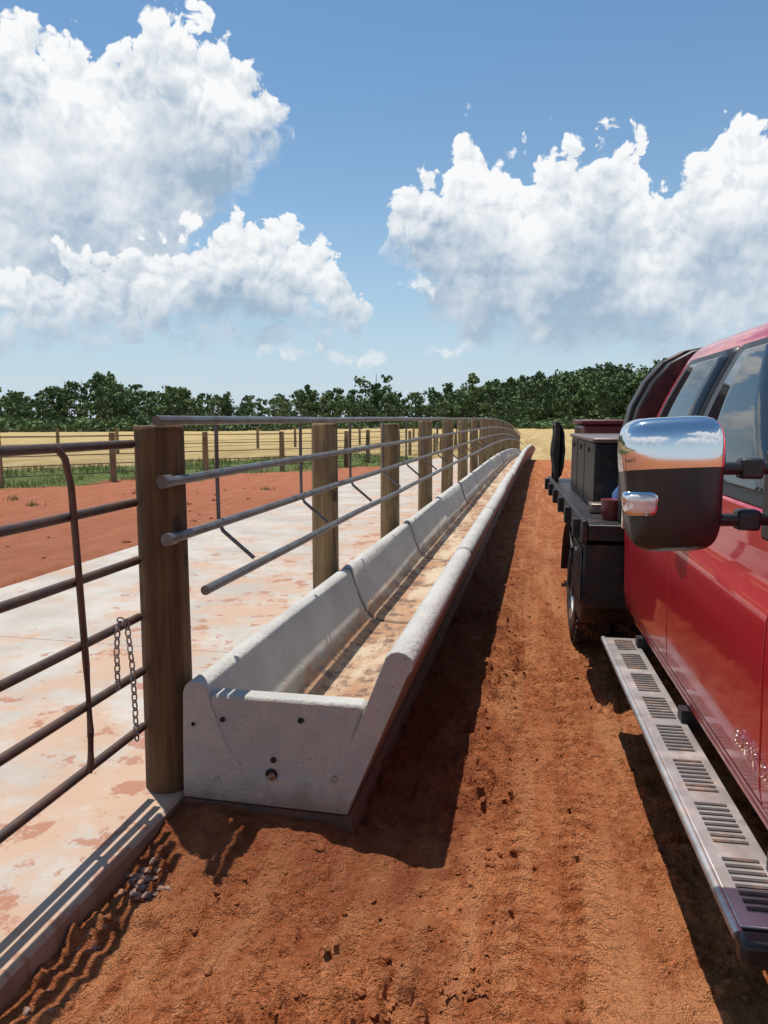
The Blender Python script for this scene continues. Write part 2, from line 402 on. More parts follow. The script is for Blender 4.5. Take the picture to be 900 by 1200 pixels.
o=lathe('bolt_head',[(-.004,.0001),(-.004,.016),(.004,.018)],M_galv,TR,20); o.rotation_euler=(0,0,R(90)); o.location=(-1.055,2.722,.135)
V=[];F=[]
ys=[2.722,3.0]+list(np.arange(4,49.5,1.2))
for y in ys:
    d=float(drop(y)); V+=[(-1.464,y,d-.3),(-1.464,y,d-.004),(-.73,y,d-.004),(-.715,y,d-.03),(-.69,y,d-.3)]
for i in range(len(ys)-1):
    for k in range(4): F.append((i*5+k,(i+1)*5+k,(i+1)*5+k+1,i*5+k+1))
F.append((0,1,2,3,4))
recalc(mesh('footing',V,F,M_foot,TR))
# ------------------------------------------------------------ bunk fence
def post(name,x,y,r,h,mat,parent,sink=.3,z0=None):
    z0=float(drop(y)) if z0 is None else z0
    n=28;V=[];F=[];zs=[-sink,0,.15,.35,.6,.85,1.1,1.3,h-.02,h-.004,h]
    ph=random.uniform(0,6); lean=(random.uniform(-.012,.012),random.uniform(-.012,.012))
    for j,z in enumerate(zs):
        rr=r*(1.03-.05*max(z,0)/h)*(1 if j<len(zs)-2 else (.985 if j==len(zs)-2 else .93))
        for k in range(n):
            a=2*math.pi*k/n; q=1+.022*math.sin(3*a+ph+z*1.3)+.015*math.sin(5*a-z*2+ph)+.012*math.sin(9*a+ph*2)
            V.append((x+lean[0]*z+rr*q*math.cos(a),y+lean[1]*z+rr*q*math.sin(a),z0+z))
    for j in range(len(zs)-1):
        for k in range(n): F.append((j*n+k,j*n+(k+1)%n,(j+1)*n+(k+1)%n,(j+1)*n+k))
    F.append(tuple((len(zs)-1)*n+k for k in range(n)))
    return mesh(name,V,F,mat,parent,smooth=50)
FE=empty('feed_bunk_fence')
post('post',-1.575,2.83,.102,1.57,M_wood1,FE)
i=1
while 2.86+i*2.46<50:
    post('post',-1.60+random.uniform(-.015,.015),2.86+i*2.46,.098+random.uniform(-.006,.006),1.56+random.uniform(-.02,.03),M_wood2,FE); i+=1
def railpts(x,z,y0,y1,w=.004):
    out=[]; y=y0
    while y<y1: out.append((x+random.uniform(-w,w),y,z+float(drop(y))+random.uniform(-w,w))); y+=1.22
    out.append((x,y1,z+float(drop(y1)))); return out
xr=-1.450
tubes('rails',[(railpts(xr,1.588,2.60,50),.0195),(railpts(xr,1.352,2.64,50),.0195),(railpts(xr,1.12,2.66,50),.0195),(railpts(-1.29,.93,2.64,50),.0195)],M_pipe,FE,16)
tubes('rail_collars',[([(xr,2.63,1.352),(xr,2.69,1.352)],.026),([(xr,2.65,1.12),(xr,2.71,1.12)],.026)],M_pipe,FE,16)
st=[]; y=3.2
while y<49:
    d=float(drop(y)); st.append(([(xr-.03,y,1.6+d),(xr-.032,y,1.35+d),(xr-.03,y,1.12+d),(xr-.01,y,1.075+d),(-1.31,y+.005,.95+d)],.010)); y+=1.22
tubes('straps',st,M_pipe,FE,8)
# ------------------------------------------------------------ gate
GA=empty('pipe_gate')
zs=[.295,.535,.775,1.015,1.255,1.497]; xg=-1.635
def gr(z,r=.0175): return ([(xg+random.uniform(-.003,.003),y,z+random.uniform(-.004,.004)) for y in(2.735,2.1,1.4,.7,0,-.6)],r)
tubes('rails',[gr(z) for z in zs],M_gate,GA,14)
tubes('uprights',[([(xg+.012,yb-.05,1.50),(xg+.024,yb-.025,1.46),(xg+.028,yb-.005,1.36),(xg+.027,yb+.01,1.1),(xg+.026,yb+.03,.7),(xg+.026,yb+.035,.45),(xg+.024,yb+.03,.34),(xg+.02,yb+.02,.295)],.0125) for yb in(2.29,.9,-.35)],M_gate,GA,12)
def chain(path,link_len=.034,name='chain'):
    V=[];F=[]
    P=[Vector(p) for p in path]; segl=[(P[i+1]-P[i]).length for i in range(len(P)-1)]; tot=sum(segl)
    def at(s):
        for i,l in enumerate(segl):
            if s<=l: return P[i].lerp(P[i+1],s/l),(P[i+1]-P[i]).normalized()
            s-=l
        return P[-1],(P[-1]-P[-2]).normalized()
    s=0;k=0
    while s<tot:
        c,t=at(s); u=t.cross(Vector((.3,1,.1))).normalized(); w=t.cross(u)
        a=u if k%2 else w
        ring=[]
        for j in range(12):
            an=2*math.pi*j/12; ring.append(c+t*(math.cos(an)*.0225)+a*(math.sin(an)*.0115))
        nn=t.cross(a)
        b=len(V)
        for j in range(12):
            rad=(ring[j]-c).normalized()
            for m in range(6):
                bb=2*math.pi*m/6; V.append(ring[j]+rad*math.cos(bb)*.0036+nn*math.sin(bb)*.0036)
        for j in range(12):
            for m in range(6): F.append((b+j*6+m,b+((j+1)%12)*6+m,b+((j+1)%12)*6+(m+1)%6,b+j*6+(m+1)%6))
        s+=link_len;k+=1
    return recalc(mesh(name,V,F,M_galv,GA,smooth=60))
chain([(xg+.035,2.50,.565),(xg+.04,2.495,.7),(xg+.036,2.515,.79),(xg+.03,2.545,.812),(xg+.04,2.575,.79),(xg+.05,2.585,.6),(xg+.05,2.59,.44),(xg+.045,2.6,.31)])
# ------------------------------------------------------------ field fences
def field_fence(p0,p1,n,h=1.25,rails=5,mat=M_wood2):
    E=empty('field_fence'); tb=[]
    P=[]
    for k in range(n+1):
        t=k/n;x=p0[0]+(p1[0]-p0[0])*t;y=p0[1]+(p1[1]-p0[1])*t; z=ghs(x,y); P.append((x,y,z))
    for x,y,z in P: tb.append(([(x,y,z-.1),(x,y,z+h*.5),(x+random.uniform(-.02,.02),y,z+h)],[.085,.083,.075]))
    tubes('posts',tb,mat,E,12)
    tubes('rails',[([(x-.09,y,z+.22+(h-.3)*r/(rails-1)) for x,y,z in P],.013) for r in range(rails)],M_gate,E,6)
n_=np.array([-.853,.518]);t_=np.array([.518,.853])
a=n_*18.3-t_*16;b=n_*18.3+t_*17.5
field_fence(a,b,12)
field_fence(b,(-7.2,62),11,1.25)
a=n_*33-t_*25;b=n_*38+t_*55
field_fence(a,b,26,1.3,4)
# ------------------------------------------------------------ grass tufts
def leafcloud(name,cent,size,tint,mat,vertical=False,parent=None):
    n=len(cent); 
    u=rng.normal(size=(n,3)); 
    if vertical: u=np.stack([rng.normal(size=n)*.25,rng.normal(size=n)*.25,np.ones(n)],-1)
    u/=np.linalg.norm(u,axis=1)[:,None]; w=rng.normal(size=(n,3)); w=np.cross(u,w); w/=np.linalg.norm(w,axis=1)[:,None]
    su=size[:,None]*(1 if vertical else .5); sw=size[:,None]*(.06 if vertical else .5)
    if vertical: vs=np.stack([cent-w*sw,cent+w*sw,cent+u*su],1); k=3
    else: vs=np.stack([cent-u*su-w*sw*.6,cent+u*su*.3-w*sw,cent+u*su+w*sw*.5,cent-u*su*.2+w*sw],1); k=4
    me=bpy.data.meshes.new(name); me.vertices.add(n*k); me.vertices.foreach_set('co',vs.ravel())
    me.loops.add(n*k); me.loops.foreach_set('vertex_index',np.arange(n*k)); me.polygons.add(n); me.polygons.foreach_set('loop_start',np.arange(n)*k)
    me.update(calc_edges=True); at=me.attributes.new('tint','FLOAT','POINT'); at.data.foreach_set('value',np.repeat(tint,k)); me.materials.append(mat)
    return link(bpy.data.objects.new(name,me),parent)
N0=26000
s_=rng.uniform(17.6,24.5,N0); tt=rng.uniform(-16,26,N0); gxy=s_[:,None]*n_+tt[:,None]*t_
keep=(gxy[:,0]<-5.4)&(fbm(gxy[:,0]*.8,gxy[:,1]*.8,3,55)>.42); gxy=gxy[keep]
gz=gh(gxy[:,0],gxy[:,1]); 
leafcloud('grass',np.column_stack([gxy,gz]),rng.uniform(.06,.22,len(gxy)),rng.random(len(gxy)),M_grass,True)
W=[]
for (x,y) in[(-7.6,10.2),(-6.6,12.6),(-9.4,12.2),(-8.4,14.5),(-5.4,9.5),(-6.1,15.8),(-10.5,13)]:
    for k in range(60): W.append((x+rng.normal(0,.09),y+rng.normal(0,.09)))
W=np.array(W); leafcloud('weeds',np.column_stack([W,gh(W[:,0],W[:,1])]),rng.uniform(.04,.13,len(W)),rng.random(len(W)),M_grass,True)
# ------------------------------------------------------------ tree line
C=[];SZ=[];TI=[];trunks=[]
def tree(x,y,h,kind):
    z=ghs(x,y)
    r=h*rng.uniform(.32,.5); base=rng.uniform(.1,.85)
    nc=rng.integers(22,32)
    for k in range(nc):
        t=rng.random(); 
        if kind=='pine': zz=h*(.3+.7*t); rad=r*.45*(1-t*.8)
        else: zz=h*(.03+.88*t); rad=r*math.sqrt(max(.05,1-(2*t-.75)**2*.6))
        an=rng.uniform(0,6.28); rr=rad*math.sqrt(rng.random())
        cx,cy=x+rr*math.cos(an),y+rr*math.sin(an)
        cr=h*rng.uniform(.06,.14); m=26
        d=rng.normal(size=(m,3)); d/=np.linalg.norm(d,axis=1)[:,None]; d*=(cr*rng.random(m)**.45)[:,None]; d[:,2]*=.75
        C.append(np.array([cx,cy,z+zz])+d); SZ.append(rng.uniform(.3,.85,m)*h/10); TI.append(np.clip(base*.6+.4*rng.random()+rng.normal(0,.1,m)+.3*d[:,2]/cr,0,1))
    trunks.append(([(x,y,z-.3),(x+rng.normal(0,.1),y,z+h*.5),(x+rng.normal(0,.3),y,z+h*.92)],[h*.018,h*.012,h*.004]))
    for k in range(3):
        an=rng.uniform(0,6.28); zz=h*rng.uniform(.35,.6)
        trunks.append(([(x,y,z+zz),(x+math.cos(an)*r*.4,y+math.sin(an)*r*.4,z+zz+h*.08),(x+math.cos(an)*r*.8,y+math.sin(an)*r*.8,z+zz+h*.18)],[h*.008,h*.005,h*.002]))
def azpt(az,d): return d*math.sin(R(az)),d*math.cos(R(az))
az=-52
while az<24:
    for row in range(3):
        d=165+row*13+rng.uniform(-6,6)+6*math.sin(az*.3)
        hh=rng.uniform(5.6,10.2)*(1+.12*math.sin(az*.9)+.13*math.sin(az*.37+1)+row*.09)
        if rng.random()<.12: hh*=1.2
        if az>-20: d+=20
        x,y=azpt(az+rng.uniform(-.6,.6),d); tree(x,y,hh,'pine' if rng.random()<.2 else 'oak')
    az+=.95
for i in range(240):
    az=rng.normal(3.5,5.5); d=rng.uniform(205,320)
    if az<-10 or az>24: continue
    x,y=azpt(az,d); tree(x,y,rng.uniform(7,14),'oak' if rng.random()<.85 else 'pine')
for i in range(620):
    az=rng.uniform(-52,24); d=rng.uniform(148,166)+(20 if az>-20 else 0); x,y=azpt(az,d); z=ghs(x,y); cr=rng.uniform(.9,2.8); m=40
    dd=rng.normal(size=(m,3)); dd/=np.linalg.norm(dd,axis=1)[:,None]; dd*=(cr*rng.random(m)**.4)[:,None]; dd[:,2]=abs(dd[:,2])*1.1
    C.append(np.array([x,y,z])+dd); SZ.append(rng.uniform(.4,1.0,m)); TI.append(np.clip(rng.random()*.8+.25*rng.random(m),0,1))
TL=empty('tree_line')
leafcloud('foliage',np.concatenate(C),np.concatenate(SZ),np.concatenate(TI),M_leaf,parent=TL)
tubes('trunks',trunks,M_bark,TL,5)
# ------------------------------------------------------------ TRUCK
T=empty('pickup_truck',(.6,1.9,0),R(3.0))
zk=[.50,.54,.60,.68,.80,.95,1.06,1.10,1.13,1.2,1.28,1.335,1.348]
xk=[.035,.018,.008,.003,.0,-.006,-.004,.003,.018,.024,.027,.032,.05]
def xl(z): return float(np.interp(z,zk,xk))
def panel(name,y0,y1,z0,z1,side=1,arch=None,mat=M_red,flare=0):
    zz=sorted(set([z for z in zk if z0<z<z1]+[z0,z1]+list(np.linspace(z0,z1,14)))); zz=[zz[0]]+[zz[i] for i in range(1,len(zz)) if zz[i]-zz[i-1]>.004]
    yy=list(np.linspace(y0,y1,max(4,int((y1-y0)/.06)+1)))
    def X(x): return x if side==1 else 2.0-x
    V=[];F=[];idx={}
    for i,y in enumerate(yy):
        for j,z in enumerate(zz):
            x=xl(z)
            if arch:
                rr=math.hypot(y-arch[0],z-arch[1]); x-=.035*math.exp(-((rr-arch[2])/.07)**2)
            idx[i,j]=len(V); V.append((X(x),y,z))
    for i in range(len(yy)-1):
        for j in range(len(zz)-1):
            if arch:
                yc=(yy[i]+yy[i+1])/2;zc=(zz[j]+zz[j+1])/2
                if math.hypot(yc-arch[0],zc-arch[1])<arch[2]: continue
            F.append((idx[i,j],idx[i,j+1],idx[i+1,j+1],idx[i+1,j]))
    me=bpy.data.meshes.new(name); me.from_pydata(V,[],F); 
    bm=bmesh.new(); bm.from_mesh(me)
    be=[e for e in bm.edges if e.is_boundary]
    r=bmesh.ops.extrude_edge_only(bm,edges=be); 
    ym,zm=(y0+y1)/2,(z0+z1)/2
    for g_ in r['geom']:
        if isinstance(g_,bmesh.types.BMVert): g_.co.x+=.022*side; g_.co.y+=.004*(1 if g_.co.y<ym else -1)
    bmesh.ops.delete(bm,geom=[v for v in bm.verts if not v.link_faces],context='VERTS')
    bmesh.ops.recalc_face_normals(bm,faces=bm.faces)
    s=sum(f.normal.x*f.calc_area() for f in bm.faces)
    if s*side>0: bmesh.ops.reverse_faces(bm,faces=bm.faces)
    bm.to_mesh(me); bm.free()
    return fin(me,name,mat,T,smooth=30,bevel=.003)
for sd,nm in((1,'left'),(-1,'right')):
    panel('front_door',.17,1.323,.56,1.345,sd); panel('rear_door',1.335,2.243,.56,1.345,sd); panel('cab_corner',2.255,2.45,.50,1.345,sd)
    panel('front_fender',-1.75,.160,.55,1.30,sd,arch=(-.95,.36,.50)); panel('rocker',-.35,2.245,.485,.552,sd)
box('inner_shell',(.055,-1.72,.5),(1.945,2.44,1.335),M_blk,T,0)
def bow(z): 
    t=(z-1.34)/.56; return .045+.205*t-.03*math.sin(math.pi*min(max(t,0),1))
def rrect(x0,x1,y0,y1,r,n=6):
    out=[]
    for cx,cy,a0 in((x1-r,y1-r,0),(x0+r,y1-r,90),(x0+r,y0+r,180),(x1-r,y0+r,270)):
        for k in range(n+1): a=R(a0+90*k/n); out.append((cx+r*math.cos(a),cy+r*math.sin(a)))
    return out
def loft(name,rings,mat,parent,smooth=35,cap0=True):
    n=len(rings[0]);V=[p for r in rings for p in r];F=[]
    for i in range(len(rings)-1):
        for k in range(n): F.append((i*n+k,i*n+(k+1)%n,(i+1)*n+(k+1)%n,(i+1)*n+k))
    F.append(tuple((len(rings)-1)*n+k for k in range(n)))
    if cap0: F.append(tuple(reversed(range(n))))
    return recalc(mesh(name,V,F,mat,parent,smooth=smooth))
rings=[]
for z in list(np.linspace(1.338,1.90,12)):
    t=(z-1.34)/.56; x=bow(z); y0=-.2+.82*t; y1=2.44-.10*t
    rings.append([(a,b,z) for a,b in rrect(x,2-x,y0,y1,.09)])
for dz,ins in((1.93,.022),(1.957,.05),(1.98,.09),(2.0,.15),(2.018,.25),(2.032,.4),(2.038,.6)):
    x=bow(1.90)+ins; rings.append([(a,b,dz) for a,b in rrect(x,2-x,.62+ins*.8,2.345-ins*.5,.09+ins*.2)])
loft('cab_greenhouse',rings,M_red,T,smooth=50)
def strip(name,yl,yr,z0,z1,off,mat,side=1,n=14,cr=.03):
    V=[];F=[]
    zz=[z0,z0+cr*.15,z0+cr*.5,z0+cr]+list(np.linspace(z0+cr,z1-cr,n))[1:-1]+[z1-cr,z1-cr*.5,z1-cr*.15,z1]
    for z in zz:
        e=0
        for q in(z-z0,z1-z):
            if q<cr: e=max(e,cr-math.sqrt(max(0,cr*cr-(cr-q)**2)))
        a,b=yl(z)+e,yr(z)-e
        for k in range(5):
            x=bow(z)-off; V.append((x if side==1 else 2-x,a+(b-a)*k/4,z))
    for i in range(len(zz)-1):
        for k in range(4): F.append((i*5+k,i*5+k+1,(i+1)*5+k+1,(i+1)*5+k) if side==-1 else (i*5+k,(i+1)*5+k,(i+1)*5+k+1,i*5+k+1))
    o=mesh(name,V,F,mat,T,smooth=30)
    m=o.modifiers.new('s','SOLIDIFY'); m.thickness=.004; m.offset=0
    return o
def ap(z): return .04+.82*(z-1.34)/.56
for sd in(1,-1):
    strip('window_trim',lambda z:ap(z)+.03,lambda z:1.345,1.342,1.89,.004,M_blk,sd)
    strip('front_window',lambda z:ap(z)+.10,lambda z:1.255,1.385,1.862,.0095,M_glass,sd)
    strip('window_trim',lambda z:1.352,lambda z:2.28-.1*(z-1.34)/.56,1.342,1.89,.004,M_blk,sd)
    strip('rear_window',lambda z:1.43,lambda z:2.225-.13*(z-1.34)/.56,1.385,1.862,.0095,M_glass,sd)
    def sx(a): return a if sd==1 else 2-a
    for yh in(1.14,2.07):
        tubes('door_handle',[([(sx(.02),yh-.1,1.165),(sx(-.022),yh-.085,1.168),(sx(-.028),yh,1.17),(sx(-.022),yh+.085,1.168),(sx(.02),yh+.1,1.165)],.0145)],M_red,T,12)
v=[(.22,-.205,1.36),(1.78,-.205,1.36),(1.62,.56,1.87),(.38,.56,1.87)]; mesh('windshield',[(a,b-.012,c) for a,b,c in v],[(0,1,2,3)],M_glass,T)
rings=[]
for y,zt,ins in((-1.8,1.20,.14),(-1.75,1.25,.08),(-1.5,1.30,.05),(-1,1.335,.045),(-.5,1.35,.04),(-.18,1.36,.04)):
    rings.append([(ins,y,.9),(ins-.01,y,zt-.08),(ins+.03,y,zt-.02),(ins+.12,y,zt),(.5,y,zt+.02),(.7,y,zt+.05),(1.3,y,zt+.05),(1.5,y,zt+.02),(2-ins-.12,y,zt),(2-ins-.03,y,zt-.02),(2-ins+.01,y,zt-.08),(2-ins,y,.9)])
loft('hood',rings,M_red,T)
box('grille',(.35,-1.86,.78),(1.65,-1.78,1.2),M_blk,T,.02)
boxes_mesh('grille_bars',[((.35,-1.885,.82+.12*k),(1.65,-1.855,.87+.12*k)) for k in range(3)],M_chr,T)
for x in(.08,1.65): box('headlight',(x,-1.85,.9),(x+.27,-1.74,1.2),M_lamp,T,.03)
box('front_bumper',(0,-2.02,.5),(2,-1.8,.76),M_chr,T,.05)
def wheel(x,y,side,name='wheel'):
    w=.255; r=.405
    p=[(.03,.215),(.0,.235),(-.004,.30),(.006,.365),(.03,.395),(.06,r),(.10,r),(.105,r-.012),(.115,r-.012),(.12,r),(.135,r),(.14,r-.012),(.15,r-.012),(.155,r),(.195,r),(.225,.395),(.249,.365),(.259,.30),(.255,.235),(.225,.215)]
    p=[(a if side==1 else w-a,b) for a,b in p]
    lathe('tire',p,M_tire,T,56,(x,y,.33))
    q=[(.03,.216),(.02,.205),(.05,.19),(.075,.12),(.07,.08),(.03,.075),(.02,.0)]; q=[(a if side==1 else w-a,b) for a,b in q]
    lathe('wheel_rim',q,M_alu,T,40,(x,y,.33))
    V=[];F=[]
    for k in range(44):
        for c,(xa,xb) in enumerate(((.012,.058),(.197,.243))):
            a=2*math.pi*(k+.5*c)/44; da=.045
            b=len(V)
            for rr in(r-.014,r+.006):
                for (xx,aa) in((xa,a-da),(xb,a-da*.6),(xb,a+da*.8),(xa,a+da*.4)): V.append((xx,rr*math.cos(aa),rr*math.sin(aa)))
            F+=[tuple(b+i for i in q2) for q2 in[(4,5,6,7),(0,1,5,4),(1,2,6,5),(2,3,7,6),(3,0,4,7)]]
    recalc(mesh('tread_lugs',V,F,M_tire,T,loc=(x,y,.33)))
wheel(.0,-.95,1); wheel(1.745,-.95,-1)
wheel(-.17,3.75,1); wheel(.12,3.75,1); wheel(1.915,3.75,-1); wheel(1.62,3.75,-1)
tubes('axles',[([(.1,3.75,.33),(1.9,3.75,.33)],.06),([(.1,-.95,.33),(1.9,-.95,.33)],.045)],M_blk,T)
boxes_mesh('chassis',[((.55,-1.7,.5),(.65,6.0,.72)),((1.35,-1.7,.5),(1.45,6.0,.72))],M_blk,T)
for sd in(1,-1):
    def bx(lo,hi): 
        return (lo,hi) if sd==1 else ((2-hi[0],lo[1],lo[2]),(2-lo[0],hi[1],hi[2]))
    lo,hi=bx((-.145,-.22,.385),(.03,2.16,.425)); box('running_board',lo,hi,M_blk,T,.012)
    lo,hi=bx((-.135,-.18,.4255),(.022,2.12,.435)); box('step_deck',lo,hi,M_alu,T,.003)
    tubes('step_edge',[([((-.142) if sd==1 else 2.142,y,.422) for y in(-.20,2.14)],.014)],M_alu,T,14)
    ribs=[];y_=-.12;k=0
    while y_<2.06:
        if k%10<8: ribs.append(bx((-.100,y_,.434),(-.008,y_+.012,.4385)))
        y_+=.029; k+=1
    boxes_mesh('step_treads',ribs,M_rib,T)
    boxes_mesh('step_brackets',[bx((.0,y,.40),(.3,y+.06,.485)) for y in(.0,1.0,1.95)],M_blk,T)
    lo,hi=bx((-.150,-.25,.375),(.035,-.195,.44)); box('step_end_cap',lo,hi,M_blk,T,.014)
def superq(name,c,h,e1,mat,cut=None,sc=1,tilt=0,n=40):
    V=[];F=[]
    sg=lambda v,e:math.copysign(abs(v)**e,v)
    for i in range(n+1):
        la=-math.pi/2+math.pi*i/n
        for k in range(n*2):
            lo=math.pi*2*k/(n*2)
            x=sg(math.cos(la),e1)*sg(math.cos(lo),e1);y=sg(math.cos(la),e1)*sg(math.sin(lo),e1);z=sg(math.sin(la),e1)
            tap=1-.12*(1-z)/2
            V.append((x*h[0]*tap*sc,y*h[1]*sc*(1-.12*abs(x)**2),z*h[2]*sc))
    m=n*2
    for i in range(n):
        for k in range(m): F.append((i*m+k,i*m+(k+1)%m,(i+1)*m+(k+1)%m,(i+1)*m+k))
    me=bpy.data.meshes.new(name); me.from_pydata(V,[],F); bm=bmesh.new(); bm.from_mesh(me); bmesh.ops.remove_doubles(bm,verts=bm.verts,dist=1e-5)
    if cut:
        for co,no in cut: bmesh.ops.bisect_plane(bm,geom=bm.verts[:]+bm.edges[:]+bm.faces[:],plane_co=co,plane_no=no,clear_inner=True)
    bmesh.ops.recalc_face_normals(bm,faces=bm.faces); bm.to_mesh(me); bm.free()
    o=fin(me,name,mat,T,smooth=60,loc=c); o.rotation_euler=(0,R(tilt),0); return o
for sd in(1,-1):
    def sx(a): return a if sd==1 else 2-a
    c=(sx(-.285),.06,1.437)
    superq('mirror_housing',c,(.122,.085,.163),.40,M_blkg,tilt=-3*sd)
    superq('mirror_chrome_cap',c,(.122,.085,.163),.40,M_chr,cut=[((0,0,.035),(0,0.12,1)),((0,.05,0),(0,-1,0))],sc=1.022,tilt=-3*sd)
    box('mirror_glass',(c[0]-.10,.142,1.31),(c[0]+.10,.150,1.56),M_chr,T,.02)
    superq('mirror_lamp',(sx(-.366),-.014,1.395),(.038,.022,.024),.5,M_lamp)
    superq('mirror_lamp_bezel',(sx(-.366),-.008,1.395),(.046,.020,.031),.5,M_chr)
    for z in(1.475,1.345):
        tubes('mirror_arm',[([(sx(-.17),.09,z),(sx(-.08),.11,z),(sx(.02),.15,z)],.0165)],M_blk,T,14)
        box('mirror_arm_clamp',(sx(-.085)-.028,.085,z-.026),(sx(-.085)+.028,.135,z+.026),M_blk,T,.008)
    box('mirror_mount',(sx(.0)-.02,.12,1.28),(sx(.0)+.04,.21,1.52),M_blk,T,.012)
cu=bpy.data.curves.new('badge','FONT'); cu.body='SUPER DUTY'; cu.size=.062; cu.extrude=.002; cu.space_character=1.15
tmp=bpy.data.objects.new('badge_tmp',cu); S.collection.objects.link(tmp); bpy.context.view_layer.update()
me=bpy.data.meshes.new_from_object(tmp); bpy.data.objects.remove(tmp)
o=fin(me,'badge',M_chr,T); o.rotation_euler=(R(90),0,R(-90)); o.location=(-.006,.35,.655)
# --- flatbed
box('deck',(-.19,2.58,.88),(2.19,6.05,.975),M_bed,T,.006)
box('deck_side_rail',(-.225,2.58,.86),(-.192,6.05,1.0),M_bed,T,.006); box('deck_side_rail',(2.192,2.58,.86),(2.225,6.05,1.0),M_bed,T,.006)
boxes_mesh('stake_pockets',[((-.262,y,.875),(-.227,y+.09,.985)) for y in np.arange(2.75,6,.62)]+[((2.227,y,.875),(2.262,y+.09,.985)) for y in np.arange(2.75,6,.62)],M_bed,T)
for xa,xb in((-.205,.33),(1.67,2.205)):
    pl=[(2.62,.855),(3.24,.855),(3.24,.44),(3.14,.34),(2.75,.34),(2.62,.47)]
    n=len(pl);V=[(xa,y,z) for y,z in pl]+[(xb,y,z) for y,z in pl];F=[tuple(range(n)),tuple(reversed(range(n,2*n)))]+[(k,k+n,(k+1)%n+n,(k+1)%n) for k in range(n)]
    recalc(mesh('under_deck_toolbox',V,F,M_bed,T,smooth=30,bevel=.01))
box('toolbox_door',(-.216,2.68,.48),(-.208,3.18,.81),M_bed,T,.006); box('toolbox_latch',(-.228,2.9,.74),(-.217,2.98,.78),M_chr,T,.003)
V=[];F=[]
for i,a in enumerate(np.linspace(.1,math.pi-.1,20)):
    V+=[(-.21,3.75+.485*math.cos(a),.33+.485*math.sin(a)),(.4,3.75+.485*math.cos(a),.33+.485*math.sin(a))]
    if i: F.append((2*i-2,2*i-1,2*i+1,2*i))
o=mesh('fender',V,F,M_bed,T); m=o.modifiers.new('s','SOLIDIFY'); m.thickness=.006
def rackpoly(o_): return [(.02+o_,.98),(.02+o_,1.50),(.06+o_,1.66),(.13+o_,1.8),(.22+o_,1.91),(.34+o_,1.975),(.5,2.0),(1.5,2.0),(1.66-o_,1.975),(1.78-o_,1.91),(1.87-o_,1.8),(1.94-o_,1.66),(1.98-o_,1.5),(1.98-o_,.98)]
prism('headache_rack',rackpoly(0),2.56,2.66,M_bed,T,.012)
prism('headache_rack_frame',[(a-.02 if a<1 else a+.02,b+(.012 if b>1 else 0)) for a,b in rackpoly(0)],2.66,2.80,M_bed,T,.01)
for xa,xb in((-.085,.50),(1.50,2.08)):
    box('side_toolbox',(xa,3.3,.978),(xb,5.0,1.43),M_bed,T,.012); box('toolbox_lid',(xa-.015,3.285,1.433),(xb+.015,5.015,1.465),M_lid,T,.01)
boxes_mesh('toolbox_seams',[((-.089,y,1.0),(-.0855,y+.012,1.42)) for y in(3.9,4.45)]+[((-.098,y,1.36),(-.0855,y+.08,1.39)) for y in(3.6,4.15,4.7)],M_blkg,T)
box('toolbox_door',(-.06,3.289,1.0),(.47,3.296,1.40),M_bed,T,.004)
box('welder',(.02,5.1,.978),(.85,5.95,1.54),M_dred,T,.03); box('welder_roof',(.0,5.08,1.542),(.87,5.97,1.585),M_dred,T,.012)
tubes('gas_bottle',[([(.72,5.0,.98),(.72,5.0,1.6),(.72,5.0,1.68),(.72,5.0,1.74)],[.11,.11,.09,.03])],M_bed,T,24)
tubes('gas_valve',[([(.72,5.0,1.74),(.72,5.0,1.83)],.02),([(.68,5.0,1.80),(.76,5.0,1.80)],.03)],M_yel,T,12)
tubes('jug',[([(.08,3.05,.978),(.08,3.05,1.12),(.08,3.05,1.16),(.08,3.05,1.2)],[.075,.075,.045,.022])],M_blue,T,18)
tubes('bucket',[([(-.02,2.86,.978),(-.02,2.86,1.10)],[.06,.07])],M_dred,T,18)
box('parts_tray',(-.12,3.12,.978),(.3,3.26,1.04),M_galv,T,.006)
hs=[]
for k in range(14):
    y_=5.62+k*.028; a0=random.uniform(.0,.05)
    hs.append(([(-.15+.045*math.cos(t)+random.uniform(-.006,.006),y_+.02*math.sin(t*2),1.28+(.22+a0)*math.sin(t)) for t in np.linspace(0,2*math.pi,18)],.013))
tubes('coiled_leads',hs,M_hose,T,8)
boxes_mesh('lead_rack',[((-.19,5.58,.97),(-.15,5.61,1.56)),((-.19,6.01,.97),(-.15,6.04,1.56)),((-.19,5.58,1.52),(-.15,6.04,1.56))],M_bed,T)
# ------------------------------------------------------------ camera / light
H=1.6
cam=bpy.data.cameras.new('camera'); co=bpy.data.objects.new('camera',cam); link(co); S.camera=co
cam.sensor_fit='VERTICAL'; cam.sensor_height=36; cam.lens=36*866/1200; cam.clip_end=5000; cam.clip_start=.02
co.location=(0,0,H); co.rotation_euler=(R(90-7.24),0,R(12.1))
sv=Vector((-.2,.2,1)).normalized()
sl=bpy.data.lights.new('sun','SUN'); sl.energy=5.0; sl.angle=R(.5); sl.color=(1,.95,.88); so=bpy.data.objects.new('sun',sl); link(so)
so.rotation_euler=sv.to_track_quat('Z','Y').to_euler()
